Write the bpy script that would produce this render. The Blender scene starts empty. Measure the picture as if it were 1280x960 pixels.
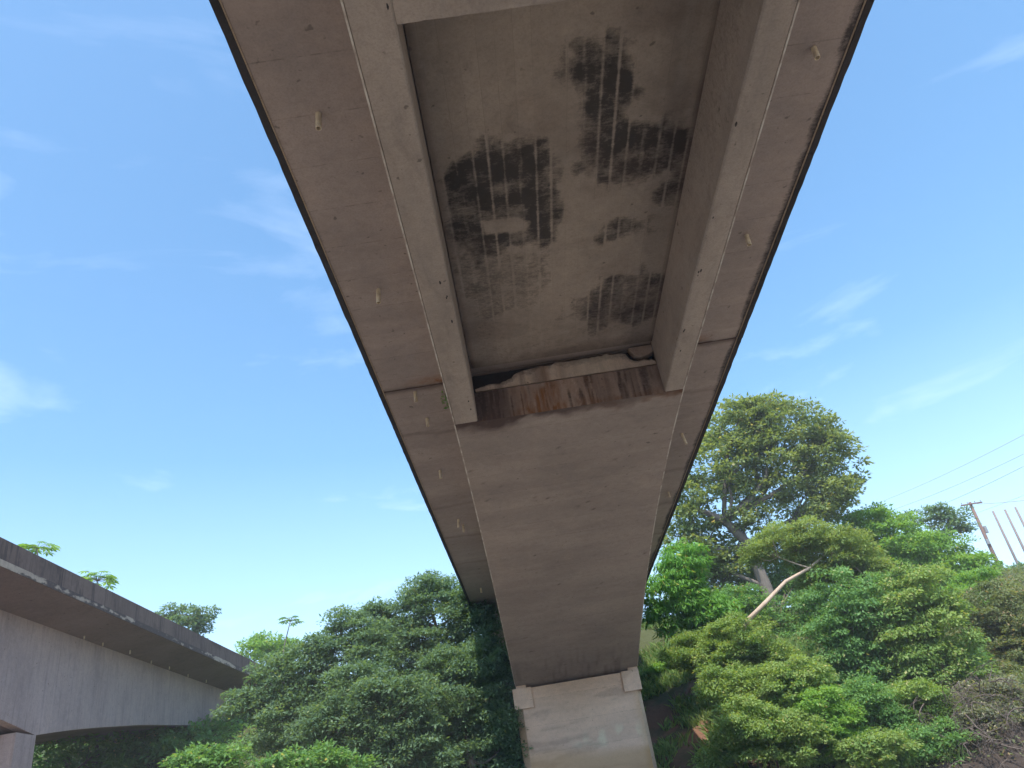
import bpy, math
import numpy as np
from math import radians, sin, cos, pi
C = bpy.context.scene
rng = np.random.default_rng(7)
HAZE = 0.0009

# ------------------------------------------------------------------ camera
F = 969.0                     # focal length in pixels of a 1280 px wide picture
R = np.array([[0.98777334, 0.15364393, -0.02640778],
              [0.05147638, -0.48133635, -0.87502314],
              [-0.14715302, 0.86296515, -0.48336025]])   # camera axes -> world
cam = bpy.data.cameras.new('camera')
cam.sensor_fit = 'HORIZONTAL'; cam.sensor_width = 36.0; cam.lens = F/1280*36
cam.clip_start = 0.05; cam.clip_end = 4000
co = bpy.data.objects.new('camera', cam); C.collection.objects.link(co)
from mathutils import Matrix, Vector
co.matrix_world = Matrix(R.tolist()).to_4x4()
C.camera = co

# ------------------------------------------------------------------ sky, sun, exposure
SUN_EL = radians(62); SUN_AZ = radians(-171)      # azimuth from +Y towards +X
sd = Vector((sin(SUN_AZ)*cos(SUN_EL), cos(SUN_AZ)*cos(SUN_EL), sin(SUN_EL)))
W = bpy.data.worlds.new('World'); C.world = W; W.use_nodes = True
nt = W.node_tree; nt.nodes.clear()
def wn(t, **k):
    n = nt.nodes.new(t)
    for a, b in k.items(): setattr(n, a, b)
    return n
sky = wn('ShaderNodeTexSky', sky_type='NISHITA', sun_disc=False)
sky.sun_elevation = SUN_EL; sky.sun_rotation = SUN_AZ
sky.air_density = 1.0; sky.dust_density = 1.3; sky.ozone_density = 3.0
hs = wn('ShaderNodeHueSaturation'); hs.inputs['Saturation'].default_value = 1.12; hs.inputs['Hue'].default_value = 0.489
nt.links.new(sky.outputs[0], hs.inputs['Color'])
tc = wn('ShaderNodeTexCoord')
mp = wn('ShaderNodeMapping'); mp.inputs['Scale'].default_value = (1.2, 1.6, 5.5)
mp.inputs['Rotation'].default_value = (0.15, -0.2, 0.4)
nt.links.new(tc.outputs['Generated'], mp.inputs['Vector'])
nz = wn('ShaderNodeTexNoise'); nz.inputs['Scale'].default_value = 2.6; nz.inputs['Detail'].default_value = 7
nz.inputs['Roughness'].default_value = 0.55; nz.inputs['Distortion'].default_value = 0.6
nt.links.new(mp.outputs[0], nz.inputs['Vector'])
mr = wn('ShaderNodeMapRange'); mr.inputs[1].default_value = 0.55; mr.inputs[2].default_value = 0.95
mr.inputs[3].default_value = 0.0; mr.inputs[4].default_value = 0.38
nt.links.new(nz.outputs[0], mr.inputs[0])
# thin cloud thickens towards the horizon all round
sx = wn('ShaderNodeSeparateXYZ'); nt.links.new(tc.outputs['Generated'], sx.inputs[0])
hz = wn('ShaderNodeMapRange'); hz.inputs[1].default_value = 0.05; hz.inputs[2].default_value = 0.75
hz.inputs[3].default_value = 1.0; hz.inputs[4].default_value = 0.25
nt.links.new(sx.outputs[2], hz.inputs[0])
mu = wn('ShaderNodeMath', operation='MULTIPLY'); nt.links.new(mr.outputs[0], mu.inputs[0]); nt.links.new(hz.outputs[0], mu.inputs[1])
hb = wn('ShaderNodeMapRange'); hb.inputs[1].default_value = 0.0; hb.inputs[2].default_value = 0.42; hb.inputs[3].default_value = 0.15; hb.inputs[4].default_value = 0.0
nt.links.new(sx.outputs[2], hb.inputs[0])
ad = wn('ShaderNodeMath', operation='ADD', use_clamp=True); nt.links.new(mu.outputs[0], ad.inputs[0]); nt.links.new(hb.outputs[0], ad.inputs[1]); mu = ad
mix = wn('ShaderNodeMix', data_type='RGBA')
nt.links.new(mu.outputs[0], mix.inputs['Factor']); nt.links.new(hs.outputs[0], mix.inputs['A'])
mix.inputs['B'].default_value = (9.0, 9.4, 10.4, 1)
bg = wn('ShaderNodeBackground'); bg.inputs[1].default_value = 0.14
nt.links.new(mix.outputs['Result'], bg.inputs[0])
wo = wn('ShaderNodeOutputWorld'); nt.links.new(bg.outputs[0], wo.inputs[0])
sl = bpy.data.lights.new('sun', 'SUN'); sl.energy = 2.6; sl.angle = radians(0.53); sl.color = (1.0, 0.93, 0.82)
so = bpy.data.objects.new('sun', sl); C.collection.objects.link(so)
so.rotation_euler = sd.to_track_quat('Z', 'Y').to_euler()
C.view_settings.view_transform = 'Standard'; C.view_settings.look = 'None'
C.view_settings.exposure = 1.3; C.view_settings.gamma = 1

# ------------------------------------------------------------------ helpers
def ray(u, v):
    d = np.array((u-640, -(v-480), -F), float)
    return R @ (d/np.linalg.norm(d))
def onz(u, v, z): d = ray(u, v); return d*(z/d[2])
def ony(u, v, y): d = ray(u, v); return d*(y/d[1])
def depth(p): return -(R.T @ np.asarray(p))[2]

def tag(o, label=None, cat=None, group=None, kind=None):
    if label: o['label'] = label
    if cat: o['category'] = cat
    if group: o['group'] = group
    if kind: o['kind'] = kind
    return o
def thing(name, loc, label, cat, group=None):
    o = bpy.data.objects.new(name, None); C.collection.objects.link(o)
    o.location = loc; o.empty_display_size = 0.3
    return tag(o, label, cat, group)
def link(name, verts, faces, mat, parent=None, smooth=False, attrs=None):
    """ONE mesh object from world-space verts; local to its parent (one or two levels up)."""
    v = np.asarray(verts, float).reshape(-1, 3).copy()
    p = parent
    while p is not None:
        v -= np.array(p.location); p = p.parent
    me = bpy.data.meshes.new(name)
    if isinstance(faces, np.ndarray):
        k = faces.shape[1]; n = len(faces)
        me.vertices.add(len(v)); me.vertices.foreach_set('co', v.astype(np.float32).ravel())
        me.loops.add(n*k); me.loops.foreach_set('vertex_index', faces.astype(np.int32).ravel())
        me.polygons.add(n); me.polygons.foreach_set('loop_start', np.arange(0, n*k, k, dtype=np.int32))
        me.update(calc_edges=True)
    else:
        me.from_pydata(v.tolist(), [], faces); me.update()
    if smooth: me.polygons.foreach_set('use_smooth', np.ones(len(me.polygons), bool))
    if attrs:
        for a, val in attrs.items():
            at = me.attributes.new(a, 'FLOAT', 'POINT'); at.data.foreach_set('value', np.asarray(val, np.float32))
    me.materials.append(mat)
    o = bpy.data.objects.new(name, me); C.collection.objects.link(o)
    if parent: o.parent = parent
    return o
class MB:
    def __init__(s): s.v = []; s.f = []
    def add(s, v, f):
        b = len(s.v); s.v += [tuple(map(float, p)) for p in v]; s.f += [[i+b for i in q] for q in f]; return s
    def box(s, a, b, bev=0.0):
        (x0, y0, z0), (x1, y1, z1) = a, b
        return s.add([(x0,y0,z0),(x1,y0,z0),(x1,y1,z0),(x0,y1,z0),(x0,y0,z1),(x1,y0,z1),(x1,y1,z1),(x0,y1,z1)],
                     [(0,3,2,1),(4,5,6,7),(0,1,5,4),(1,2,6,5),(2,3,7,6),(3,0,4,7)])
    def prism(s, loop, axis, a, b):
        """extrude a 2D loop along axis ('x': loop is (y,z); 'y': loop is (x,z); 'z': loop is (x,y))"""
        n = len(loop)
        def P(p, t):
            return (t, p[0], p[1]) if axis == 'x' else (p[0], t, p[1]) if axis == 'y' else (p[0], p[1], t)
        v = [P(p, a) for p in loop]+[P(p, b) for p in loop]
        f = [list(range(n)), list(range(2*n-1, n-1, -1))]
        f += [[(i+1) % n, i, n+i, n+(i+1) % n] for i in range(n)]
        return s.add(v, f)
    def tube(s, pts, rad, n=6, cap=True):
        pts = [np.asarray(p, float) for p in pts]; m = len(pts)
        if np.isscalar(rad): rad = [rad]*m
        v = []
        for i, p in enumerate(pts):
            t = pts[min(i+1, m-1)]-pts[max(i-1, 0)]; t = t/(np.linalg.norm(t)+1e-9)
            a = np.cross(t, (0.31, 0.2, 0.93)); a /= np.linalg.norm(a)+1e-9; b = np.cross(t, a)
            for k in range(n):
                q = 2*pi*k/n; v.append(p+rad[i]*(a*cos(q)+b*sin(q)))
        f = [[i*n+k, i*n+(k+1) % n, (i+1)*n+(k+1) % n, (i+1)*n+k] for i in range(m-1) for k in range(n)]
        if cap: f += [list(range(n))[::-1], [(m-1)*n+k for k in range(n)]]
        return s.add(v, f)
    def build(s, name, mat, parent=None, smooth=False):
        return link(name, s.v, s.f, mat, parent, smooth)
def vnoise(x, y, scale, seed):
    """smooth 2-D value noise in 0..1"""
    g = np.random.default_rng(seed).random((64, 64))
    X = np.asarray(x)/scale; Y = np.asarray(y)/scale
    i = np.floor(X).astype(int); j = np.floor(Y).astype(int); a = X-i; b = Y-j
    a = a*a*(3-2*a); b = b*b*(3-2*b); q = lambda p, r: g[p % 64, r % 64]
    return q(i,j)*(1-a)*(1-b)+q(i+1,j)*a*(1-b)+q(i,j+1)*(1-a)*b+q(i+1,j+1)*a*b
def fbm(x, y, scale, seed, o=4):
    t = 0; w = 0.5; s = 0
    for k in range(o): t = t+w*vnoise(x, y, scale/2**k, seed+k); s += w; w *= 0.5
    return t/s
def sstep(a, b, x): t = np.clip((x-a)/(b-a), 0, 1); return t*t*(3-2*t)
def sdist(px, py, poly):
    """signed distance, positive inside the polygon"""
    d = np.full(px.shape, 1e9); ins = np.zeros(px.shape, bool); n = len(poly)
    for i in range(n):
        ax, ay = poly[i]; bx, by = poly[(i+1) % n]; ex, ey = bx-ax, by-ay
        t = np.clip(((px-ax)*ex+(py-ay)*ey)/(ex*ex+ey*ey+1e-12), 0, 1)
        d = np.minimum(d, np.hypot(px-ax-t*ex, py-ay-t*ey))
        c = ((ay > py) != (by > py)) & (px < (bx-ax)*(py-ay)/((by-ay)+1e-12)+ax); ins ^= c
    return np.where(ins, d, -d)
def grid_faces(nx, ny, flip=False):
    i, j = np.meshgrid(np.arange(nx-1), np.arange(ny-1), indexing='ij')
    a = (i*ny+j).ravel(); f = np.stack([a, a+ny, a+ny+1, a+1], 1)
    return f[:, ::-1].copy() if flip else f

# ------------------------------------------------------------------ materials
class N:
    def __init__(s, name):
        s.m = bpy.data.materials.new(name); s.m.use_nodes = True; s.t = s.m.node_tree; s.t.nodes.clear()
        s.out = s.t.nodes.new('ShaderNodeOutputMaterial')
    def n(s, t, ins=None, **k):
        x = s.t.nodes.new(t)
        for a, b in k.items(): setattr(x, a, b)
        for a, b in (ins or {}).items(): s.set(x.inputs[a], b)
        return x
    def set(s, i, b):
        if hasattr(b, 'is_output'): s.t.links.new(b, i)
        else: i.default_value = b
    def math(s, op, a, b=0.0, clamp=False):
        x = s.n('ShaderNodeMath', operation=op, use_clamp=clamp); s.set(x.inputs[0], a); s.set(x.inputs[1], b); return x.outputs[0]
    def mix(s, f, a, b, blend='MIX'):
        x = s.n('ShaderNodeMix', data_type='RGBA', blend_type=blend, clamp_factor=True)
        s.set(x.inputs['Factor'], f); s.set(x.inputs['A'], a); s.set(x.inputs['B'], b); return x.outputs['Result']
    def noise(s, vec, scale, detail=4, rough=0.55, dist=0.0):
        x = s.n('ShaderNodeTexNoise', {'Vector': vec, 'Scale': scale, 'Detail': detail, 'Roughness': rough, 'Distortion': dist}); return x.outputs[0]
    def ramp(s, x, a, b, c=0.0, d=1.0):
        r = s.n('ShaderNodeMapRange', {0: x, 1: a, 2: b, 3: c, 4: d}); return r.outputs[0]
    def pos(s, scale=(1,1,1), rot=(0,0,0)):
        g = s.n('ShaderNodeNewGeometry')
        m = s.n('ShaderNodeMapping', {'Vector': g.outputs['Position'], 'Scale': scale, 'Rotation': rot}); return m.outputs[0]
    def attr(s, name): return s.n('ShaderNodeAttribute', attribute_name=name).outputs['Fac']
    def principled(s, col, rough=0.85, bump=None, bstr=0.3, bdist=0.01, spec=0.3):
        p = s.n('ShaderNodeBsdfPrincipled', {'Base Color': col, 'Roughness': rough, 'Specular IOR Level': spec})
        if bump is not None:
            b = s.n('ShaderNodeBump', {'Height': bump, 'Strength': bstr, 'Distance': bdist}); s.set(p.inputs['Normal'], b.outputs[0])
        s.t.links.new(p.outputs[0], s.out.inputs[0]); return s.m

def concrete(name, base=(0.30, 0.255, 0.235), stretch=(1,1,1), streak=0.0, boards=None, attrs=True, dirt=0.5, dirtcol=(0.10,0.085,0.08)):
    m = N(name); P = m.pos(); S = m.pos(stretch)
    b = np.array(base)
    big = m.noise(S, 0.35, 5, 0.6); med = m.noise(S, 2.2, 6, 0.65, 0.4); fine = m.noise(P, 28, 4, 0.7)
    lo = tuple(b*0.72)+(1,); hi = tuple(np.minimum(b*1.22, 1)*np.array((1.0, 0.99, 0.97)))+(1,)
    c = m.mix(m.ramp(big, 0.3, 0.7), lo, hi)
    c = m.mix(m.ramp(med, 0.35, 0.75, 0, 0.55), c, tuple(b*np.array((1.18, 1.12, 1.05)))+(1,))
    c = m.mix(m.ramp(fine, 0.45, 0.75, 0, 0.5), c, tuple(b*0.55)+(1,))
    bl = m.noise(P, 5.5, 8, 0.78, 0.3); c = m.mix(m.ramp(bl, 0.50, 0.68, 0, 0.38), c, tuple(b*0.58)+(1,)); c = m.mix(m.ramp(bl, 0.46, 0.30, 0, 0.30), c, tuple(np.minimum(b*1.35, 0.8))+(1,))
    scr = m.noise(m.pos((1.2, 22, 22)), 1.0, 4, 0.7); c = m.mix(m.ramp(scr, 0.62, 0.74, 0, 0.22), c, tuple(np.minimum(b*1.4, 0.8))+(1,))
    # pour bands and small dark pits
    pit = m.noise(P, 6.0, 2, 0.5); c = m.mix(m.ramp(pit, 0.70, 0.76, 0, 0.75), c, tuple(b*0.35)+(1,))
    dn = m.noise(m.pos(tuple(np.array(stretch)*1.0)), 1.1, 8, 0.7, 0.8)
    c = m.mix(m.ramp(dn, 0.52, 0.72, 0, dirt), c, dirtcol+(1,))
    if streak:
        st = m.noise(m.pos((5, 5, 0.22)), 1.6, 6, 0.65)
        c = m.mix(m.ramp(st, 0.5, 0.72, 0, streak), c, dirtcol+(1,))
    bh = fine
    if boards:
        axis, w = boards
        g = m.n('ShaderNodeSeparateXYZ', {0: P}); x = g.outputs[axis]
        fr = m.math('FRACT', m.math('DIVIDE', x, w)); e = m.math('ABSOLUTE', m.math('SUBTRACT', fr, 0.5))
        ln = m.ramp(e, 0.485, 0.497)
        brk = m.ramp(m.noise(m.pos((4, 0.5, 4)), 1.4, 3), 0.42, 0.62)
        ln = m.math('MULTIPLY', ln, brk)
        c = m.mix(m.math('MULTIPLY', ln, 0.55), c, tuple(b*0.35)+(1,))
        wn_ = m.n('ShaderNodeTexWhiteNoise', {'W': m.math('FLOOR', m.math('DIVIDE', x, w))}, noise_dimensions='1D').outputs[0]
        c = m.mix(m.ramp(wn_, 0, 1, 0.0, 0.22), c, tuple(b*0.6)+(1,))
        bh = m.math('SUBTRACT', fine, ln)
    if attrs:
        md = m.attr('mold'); gr = m.math('ADD', m.math('MULTIPLY', m.noise(P, 9, 8, 0.82, 0.4), 0.6), m.math('MULTIPLY', m.noise(m.pos((6, 24, 14)), 1.0, 5, 0.8), 0.4))
        md = m.ramp(m.math('ADD', md, m.math('MULTIPLY', m.math('SUBTRACT', gr, 0.5), 2.2)), 0.28, 0.92, 0, 0.86)
        md = m.math('MULTIPLY', md, m.ramp(m.attr('mold'), 0.02, 0.2))
        c = m.mix(md, c, (0.022, 0.021, 0.025, 1))
        ru = m.attr('rust'); rn = m.noise(m.pos((7, 7, 1.2)), 1.4, 5, 0.7)
        rf = m.math('MULTIPLY', ru, m.ramp(rn, 0.3, 0.6, 0.25, 1.0))
        c = m.mix(rf, c, (0.27, 0.125, 0.058, 1))
        pl = m.attr('pale'); c = m.mix(m.math('MULTIPLY', pl, m.ramp(gr, 0.35, 0.55)), c, tuple(np.minimum(b*1.3, 0.68)*np.array((1.05, 1.0, 0.95)))+(1,))
        da = m.attr('dark'); c = m.mix(m.math('MULTIPLY', da, m.ramp(gr, 0.2, 0.5, 0.6, 1.0)), c, (0.098, 0.066, 0.062, 1))
        yl = m.attr('silt'); c = m.mix(m.math('MULTIPLY', yl, 0.85), c, (0.46, 0.30, 0.15, 1))
    return m.principled(c, 0.9, bh, 0.35, 0.006, 0.2)
M = {}
M['soffit'] = concrete('concrete_soffit', (0.385, 0.325, 0.288), boards=(0, 0.29), dirt=0.35)
M['canti'] = concrete('concrete_cantilever', (0.395, 0.328, 0.312), stretch=(0.7, 1.2, 1), boards=(1, 1.1), dirt=0.12)
M['girder'] = concrete('concrete_girder', (0.39, 0.335, 0.310), stretch=(2, 0.5, 1), dirt=0.30)
M['box'] = concrete('concrete_box', (0.40, 0.338, 0.318), stretch=(0.8, 1.2, 1), boards=(1, 1.25), dirt=0.12)
M['pier'] = concrete('concrete_pier', (0.70, 0.52, 0.40), stretch=(0.6, 1, 1.8), boards=(2, 1.2), dirt=0.12, dirtcol=(0.2, 0.15, 0.12))
M['corbel'] = concrete('concrete_corbel', (0.72, 0.535, 0.41), attrs=False, dirt=0.15)
M['wall'] = concrete('concrete_wall', (0.42, 0.33, 0.29), stretch=(2, 2, 0.4), streak=0.2, dirt=0.3)
M['panel'] = concrete('concrete_broken_panel', (0.60, 0.50, 0.44), stretch=(2, 2, 0.4), streak=0.25, dirt=0.3)
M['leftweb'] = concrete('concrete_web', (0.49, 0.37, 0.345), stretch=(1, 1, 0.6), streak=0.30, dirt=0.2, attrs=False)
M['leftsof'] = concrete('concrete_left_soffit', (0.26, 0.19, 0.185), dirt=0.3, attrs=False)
M['parapet'] = concrete('concrete_parapet', (0.185, 0.125, 0.105), stretch=(1,1,0.5), streak=0.9, dirt=0.85, dirtcol=(0.045,0.034,0.032), attrs=False)
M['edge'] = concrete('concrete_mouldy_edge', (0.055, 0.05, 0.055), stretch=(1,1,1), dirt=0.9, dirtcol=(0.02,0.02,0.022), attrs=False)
M['rim'] = concrete('concrete_bare_rim', (0.46, 0.36, 0.28), stretch=(1,0.35,1.5), streak=0.3, dirt=0.3, dirtcol=(0.085,0.065,0.06))
m = N('white_laitance'); M['line'] = m.principled(m.mix(m.ramp(m.noise(m.pos(), 3, 5), 0.4, 0.62), (0.66, 0.62, 0.58, 1), (0.40, 0.33, 0.30, 1)), 0.9)
m = N('cream_plastic_pipe'); M['pipe'] = m.principled(m.mix(m.ramp(m.noise(m.pos(), 9, 4), 0.4, 0.7), (0.80, 0.68, 0.50, 1), (0.55, 0.44, 0.33, 1)), 0.5)
m = N('pipe_inside'); M['hole'] = m.principled((0.03, 0.027, 0.025, 1), 0.8)
m = N('asphalt'); M['asphalt'] = m.principled(m.mix(m.noise(m.pos(), 30), (0.04, 0.04, 0.042, 1), (0.065, 0.063, 0.06, 1)), 0.9)
m = N('weathered_timber'); M['timber'] = m.principled(m.mix(m.noise(m.pos((3, 3, 0.4)), 4, 6), (0.12, 0.075, 0.065, 1), (0.24, 0.16, 0.14, 1)), 0.85)
m = N('pole_concrete'); M['polec'] = m.principled(m.mix(m.noise(m.pos(), 3, 5), (0.17, 0.14, 0.14, 1), (0.27, 0.23, 0.22, 1)), 0.85)
m = N('wire'); M['wire'] = m.principled((0.42, 0.42, 0.45, 1), 0.5)
m = N('glazed_insulator'); M['insul'] = m.principled((0.22, 0.16, 0.14, 1), 0.3)
m = N('galvanised_steel'); M['steel'] = m.principled((0.25, 0.26, 0.28, 1), 0.5)
def bark(name, a, b):
    m = N(name); n1 = m.noise(m.pos((4, 4, 0.8)), 3, 7, 0.7); return m.principled(m.mix(m.ramp(n1, 0.3, 0.7), a+(1,), b+(1,)), 0.9, n1, 0.6, 0.03)
M['bark'] = bark('brown_bark', (0.10, 0.075, 0.055), (0.22, 0.17, 0.13))
M['bark_grey'] = bark('grey_bark', (0.10, 0.085, 0.075), (0.21, 0.18, 0.155))
M['bark_pale'] = bark('pale_bark', (0.34, 0.24, 0.17), (0.52, 0.42, 0.33))
M['twig'] = bark('dry_twigs', (0.07, 0.055, 0.048), (0.17, 0.14, 0.12))
def leafmat(name, dark, light, odd=None, oddamt=0.08, trans=0.46):
    m = N(name); t = m.attr('tint')
    c = m.mix(t, dark+(1,), light+(1,))
    if odd: c = m.mix(m.ramp(m.attr('odd'), 1-oddamt, 1-oddamt+0.02), c, odd+(1,))
    p = m.n('ShaderNodeBsdfPrincipled', {'Base Color': c, 'Roughness': 0.55, 'Specular IOR Level': 0.25})
    tr = m.n('ShaderNodeBsdfTranslucent', {'Color': m.mix(1.0, c, (1.5, 1.35, 0.5, 1), 'MULTIPLY')})
    x = m.n('ShaderNodeMixShader', {0: trans, 1: p.outputs[0], 2: tr.outputs[0]})
    m.t.links.new(x.outputs[0], m.out.inputs[0]); return m.m
L = {}
L['blue'] = leafmat('foliage_blue_green', (0.097, 0.181, 0.109), (0.181, 0.290, 0.174), (0.299, 0.354, 0.169), 0.04)
L['olive'] = leafmat('foliage_olive', (0.129, 0.198, 0.079), (0.266, 0.342, 0.139), (0.394, 0.350, 0.198), 0.06)
L['feather'] = leafmat('foliage_feathery', (0.155, 0.243, 0.077), (0.275, 0.362, 0.122), (0.420, 0.352, 0.132), 0.05)
L['bright'] = leafmat('foliage_bright', (0.132, 0.286, 0.062), (0.243, 0.420, 0.099), (0.417, 0.420, 0.132), 0.05)
L['lime'] = leafmat('foliage_lime', (0.137, 0.258, 0.079), (0.312, 0.420, 0.144), (0.420, 0.420, 0.182), 0.08)
L['mid'] = leafmat('foliage_mid', (0.099, 0.231, 0.077), (0.199, 0.362, 0.122), (0.420, 0.420, 0.199), 0.05)
L['yellow'] = leafmat('foliage_yellow_tinged', (0.132, 0.253, 0.077), (0.275, 0.385, 0.109), (0.420, 0.420, 0.199), 0.10)
L['brownish'] = leafmat('foliage_brownish', (0.121, 0.167, 0.071), (0.224, 0.270, 0.132), (0.333, 0.253, 0.149), 0.12)
L['drab'] = leafmat('foliage_drab', (0.132, 0.166, 0.106), (0.265, 0.286, 0.199), (0.420, 0.397, 0.286), 0.15)
L['mango'] = leafmat('foliage_mango', (0.099, 0.243, 0.044), (0.186, 0.397, 0.077), (0.420, 0.420, 0.109), 0.06)

# ------------------------------------------------------------------ terrain, water
def ground_h(x, y):
    x = np.asarray(x, float); y = np.asarray(y, float)
    y0 = 32.5+1.5*np.sin(x*0.13)+np.where(x > 10, (x-10)*0.05, 0)
    y0 = y0+7.5*np.exp(-((x-3)/6.5)**2)
    t = y-y0
    z = np.where(t < 0, np.maximum(-4.0, -1.7+t*0.35), 0)
    up = -1.7+2.4*sstep(0, 4.0, t)+np.clip((t-2)/(58-y0), 0, 1)**1.1*9.9
    z = np.where(t >= 0, up, z)
    z = z+sstep(70, 160, y)*np.clip((np.abs(x)-20)/60, 0, 1)*6
    z = np.where(y < -45, -4+sstep(-45, -75, y)*14, z)
    n = (fbm(x, y, 9, 3)-0.5)*1.6*sstep(1, 8, t)*(1-sstep(24, 30, t)*0.7)
    return z+n
def axis_pts(lo, hi, fine_lo, fine_hi, step):
    a = list(np.arange(fine_lo, fine_hi+1e-6, step)); s = step; p = fine_hi
    while p < hi: s *= 1.25; p += s; a.append(min(p, hi))
    s = step; p = fine_lo
    while p > lo: s *= 1.25; p -= s; a.insert(0, max(p, lo))
    return np.array(a)
gx = axis_pts(-1200, 1200, -45, 60, 0.7); gy = axis_pts(-900, 1800, 26, 85, 0.7)
X, Y = np.meshgrid(gx, gy, indexing='ij'); Zg = ground_h(X, Y)
m = N('earth_and_grass'); P = m.pos()
n1 = m.noise(P, 0.35, 6, 0.62, 0.5); n2 = m.noise(P, 3.0, 6, 0.7)
soil = m.mix(n2, (0.13, 0.065, 0.042, 1), (0.23, 0.13, 0.085, 1)); grs = m.mix(n2, (0.045, 0.055, 0.022, 1), (0.085, 0.095, 0.04, 1))
gp = m.n('ShaderNodeSeparateXYZ', {0: P}); bare = m.ramp(m.math('ABSOLUTE', m.math('SUBTRACT', gp.outputs[0], 8.0)), 4.0, 11.0, 0.0, 0.30)
bare = m.math('ADD', bare, m.ramp(gp.outputs[2], 4.5, 7.0, 0.0, 0.3))
c = m.mix(m.ramp(m.math('ADD', n1, bare), 0.50, 0.62), soil, grs); c = m.mix(m.ramp(gp.outputs[2], 1.6, 0.2), c, m.mix(n2, (0.03, 0.022, 0.018, 1), (0.065, 0.05, 0.042, 1)))
M['ground'] = m.principled(c, 0.95, n2, 0.7, 0.08)
link('ground', np.stack([X, Y, Zg], -1), grid_faces(len(gx), len(gy)), M['ground'], smooth=True)['kind'] = 'structure'
m = N('river_water'); P = m.pos((1, 0.6, 1))
M['water'] = m.principled((0.23, 0.19, 0.14, 1), 0.12, m.noise(P, 1.6, 5, 0.6), 0.12, 0.1, 0.5)
wy = [-60, -20, 0, 15, 34.5]
MB().add([(x, y, -1.6) for x in (-1200, -100, 100, 1200) for y in wy], grid_faces(4, 5).tolist()).build('river_water', M['water'])['kind'] = 'structure'

# ------------------------------------------------------------------ main bridge
XL, XR = -1.10, 4.93          # outer faces of the girders / box
DL, DR = -3.02, 6.93          # deck edges
ZD = 10.40; ZB = 9.0; YJ = 18.2; YE = 64.0; Y0 = -46.0; YP = 40.0
def haunch(y): return ZB-0.0159*np.maximum(np.asarray(y, float)-17.0, 0)**1.72
B = thing('concrete_bridge', (1.9, 18.0, ZB), 'wide grey concrete girder bridge passing overhead, seen from underneath with black mould on its deck', 'bridge')
def zeros(n): return {k: np.zeros(n) for k in ('mold', 'rust', 'pale', 'dark', 'silt')}
# deck slab: solid body kept just above the soffit skins
MB().box((DL, Y0, 10.535), (DR, 18.17, 10.72)).box((DL, 18.22, 10.535), (DR, YE, 10.72)).build('deck_slab', M['canti'], B)
# cantilever soffits (dense skins carrying stains), one each side and each span
def skin(name, x0, x1, y0, y1, z, step, mat, fn, parent, depth_=0.13):
    xs = np.linspace(x0, x1, max(2, int((x1-x0)/step)+1)); ys = np.linspace(y0, y1, max(2, int((y1-y0)/step)+1))
    X, Y = np.meshgrid(xs, ys, indexing='ij'); Zz = z(Y) if callable(z) else np.full(X.shape, z)
    a = zeros(X.size); fn(a, X.ravel(), Y.ravel())
    v = np.stack([X, Y, Zz], -1).reshape(-1, 3); nx, ny = X.shape
    f = grid_faces(nx, ny, True).tolist()
    # rim up to the body so that the sheet has thickness
    b = [i*ny for i in range(nx)]+[(nx-1)*ny+j for j in range(1, ny)]+[i*ny+ny-1 for i in range(nx-2, -1, -1)]+[j for j in range(ny-2, 0, -1)]
    top = v[b].copy(); top[:, 2] += depth_; k = len(v); n = len(b)
    f += [[b[i], b[(i+1) % n], k+(i+1) % n, k+i] for i in range(n)]
    v = np.vstack([v, top])
    a = {q: np.concatenate([w, w[b]]) for q, w in a.items()}
    return link(name, v, f, mat, parent, attrs=a)
def canti_fn(inner):
    def fn(a, x, y):
        n = fbm(x, y, 0.8, 11); d = np.abs(x-inner)/1.95
        j = np.exp(-((y-18.2+(n-0.5)*0.35)/0.12)**2)
        a['dark'] += j*0.9*(0.5+n)
        a['rust'] += np.exp(-((y-18.0)/0.25)**2)*sstep(0.75, 0.2, d)*1.0*sstep(0.25, 0.5, n)
        a['dark'] += np.exp(-((y-21.1+(n-0.5)*0.5)/0.10)**2)*0.35
        for yy, s in ((27.4, .3), (31, .35), (35, .3)): a['dark'] += np.exp(-((y-yy+(n-0.5)*0.5)/0.14)**2)*s
        a['mold'] += sstep(0.86, 0.95, d+(n-0.5)*0.10)*(0.95 if inner > 0 else 0.45)
        a['pale'] += sstep(0.68, 0.8, fbm(x*0.4, y*3, 0.9, 23))*0.25
    return fn
for (a_, b_, inn) in ((DL+0.13, XL+0.02, XL), (XR-0.02, DR-0.13, XR)):
    skin('cantilever_soffit', a_, b_, Y0, 18.17, ZD, 0.09, M['canti'], canti_fn(inn), B)
    skin('cantilever_soffit', a_, b_, 18.22, YE, ZD, 0.09, M['canti'], canti_fn(inn), B)
# soffit between the girders with the mould patches
pats = [([(541,222),(580,198),(620,172),(655,158),(690,166),(694,235),(702,258),(692,300),(675,314),(640,305),(600,322),(565,300),(548,265)], 1.0),
        ([(716,58),(745,48),(775,62),(782,90),(797,110),(782,140),(830,148),(852,180),(842,205),(800,224),(765,230),(720,216),(716,170)], 1.0),
        ([(686,88),(718,80),(718,112),(690,112)], 0.55), ([(681,125),(690,122),(692,142),(682,146)], 0.6),
        ([(742,280),(812,272),(814,285),(760,298),(748,292)], 0.75), ([(836,208),(860,200),(862,248),(845,268),(836,240)], 0.8),
        ([(700,398),(722,370),(760,345),(800,338),(832,348),(832,388),(790,402),(740,412)], 0.8),
        ([(552,285),(600,310),(690,312),(692,345),(680,385),(610,398),(575,372),(560,330)], 0.55),
        ([(790,20),(870,5),(905,40),(850,120),(800,100)], 0.18), ([(600,400),(830,395),(822,440),(600,466)], 0.3)]
hole = [(600,276),(650,268),(662,276),(656,288),(606,294)]
ZS = 10.50
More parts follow.
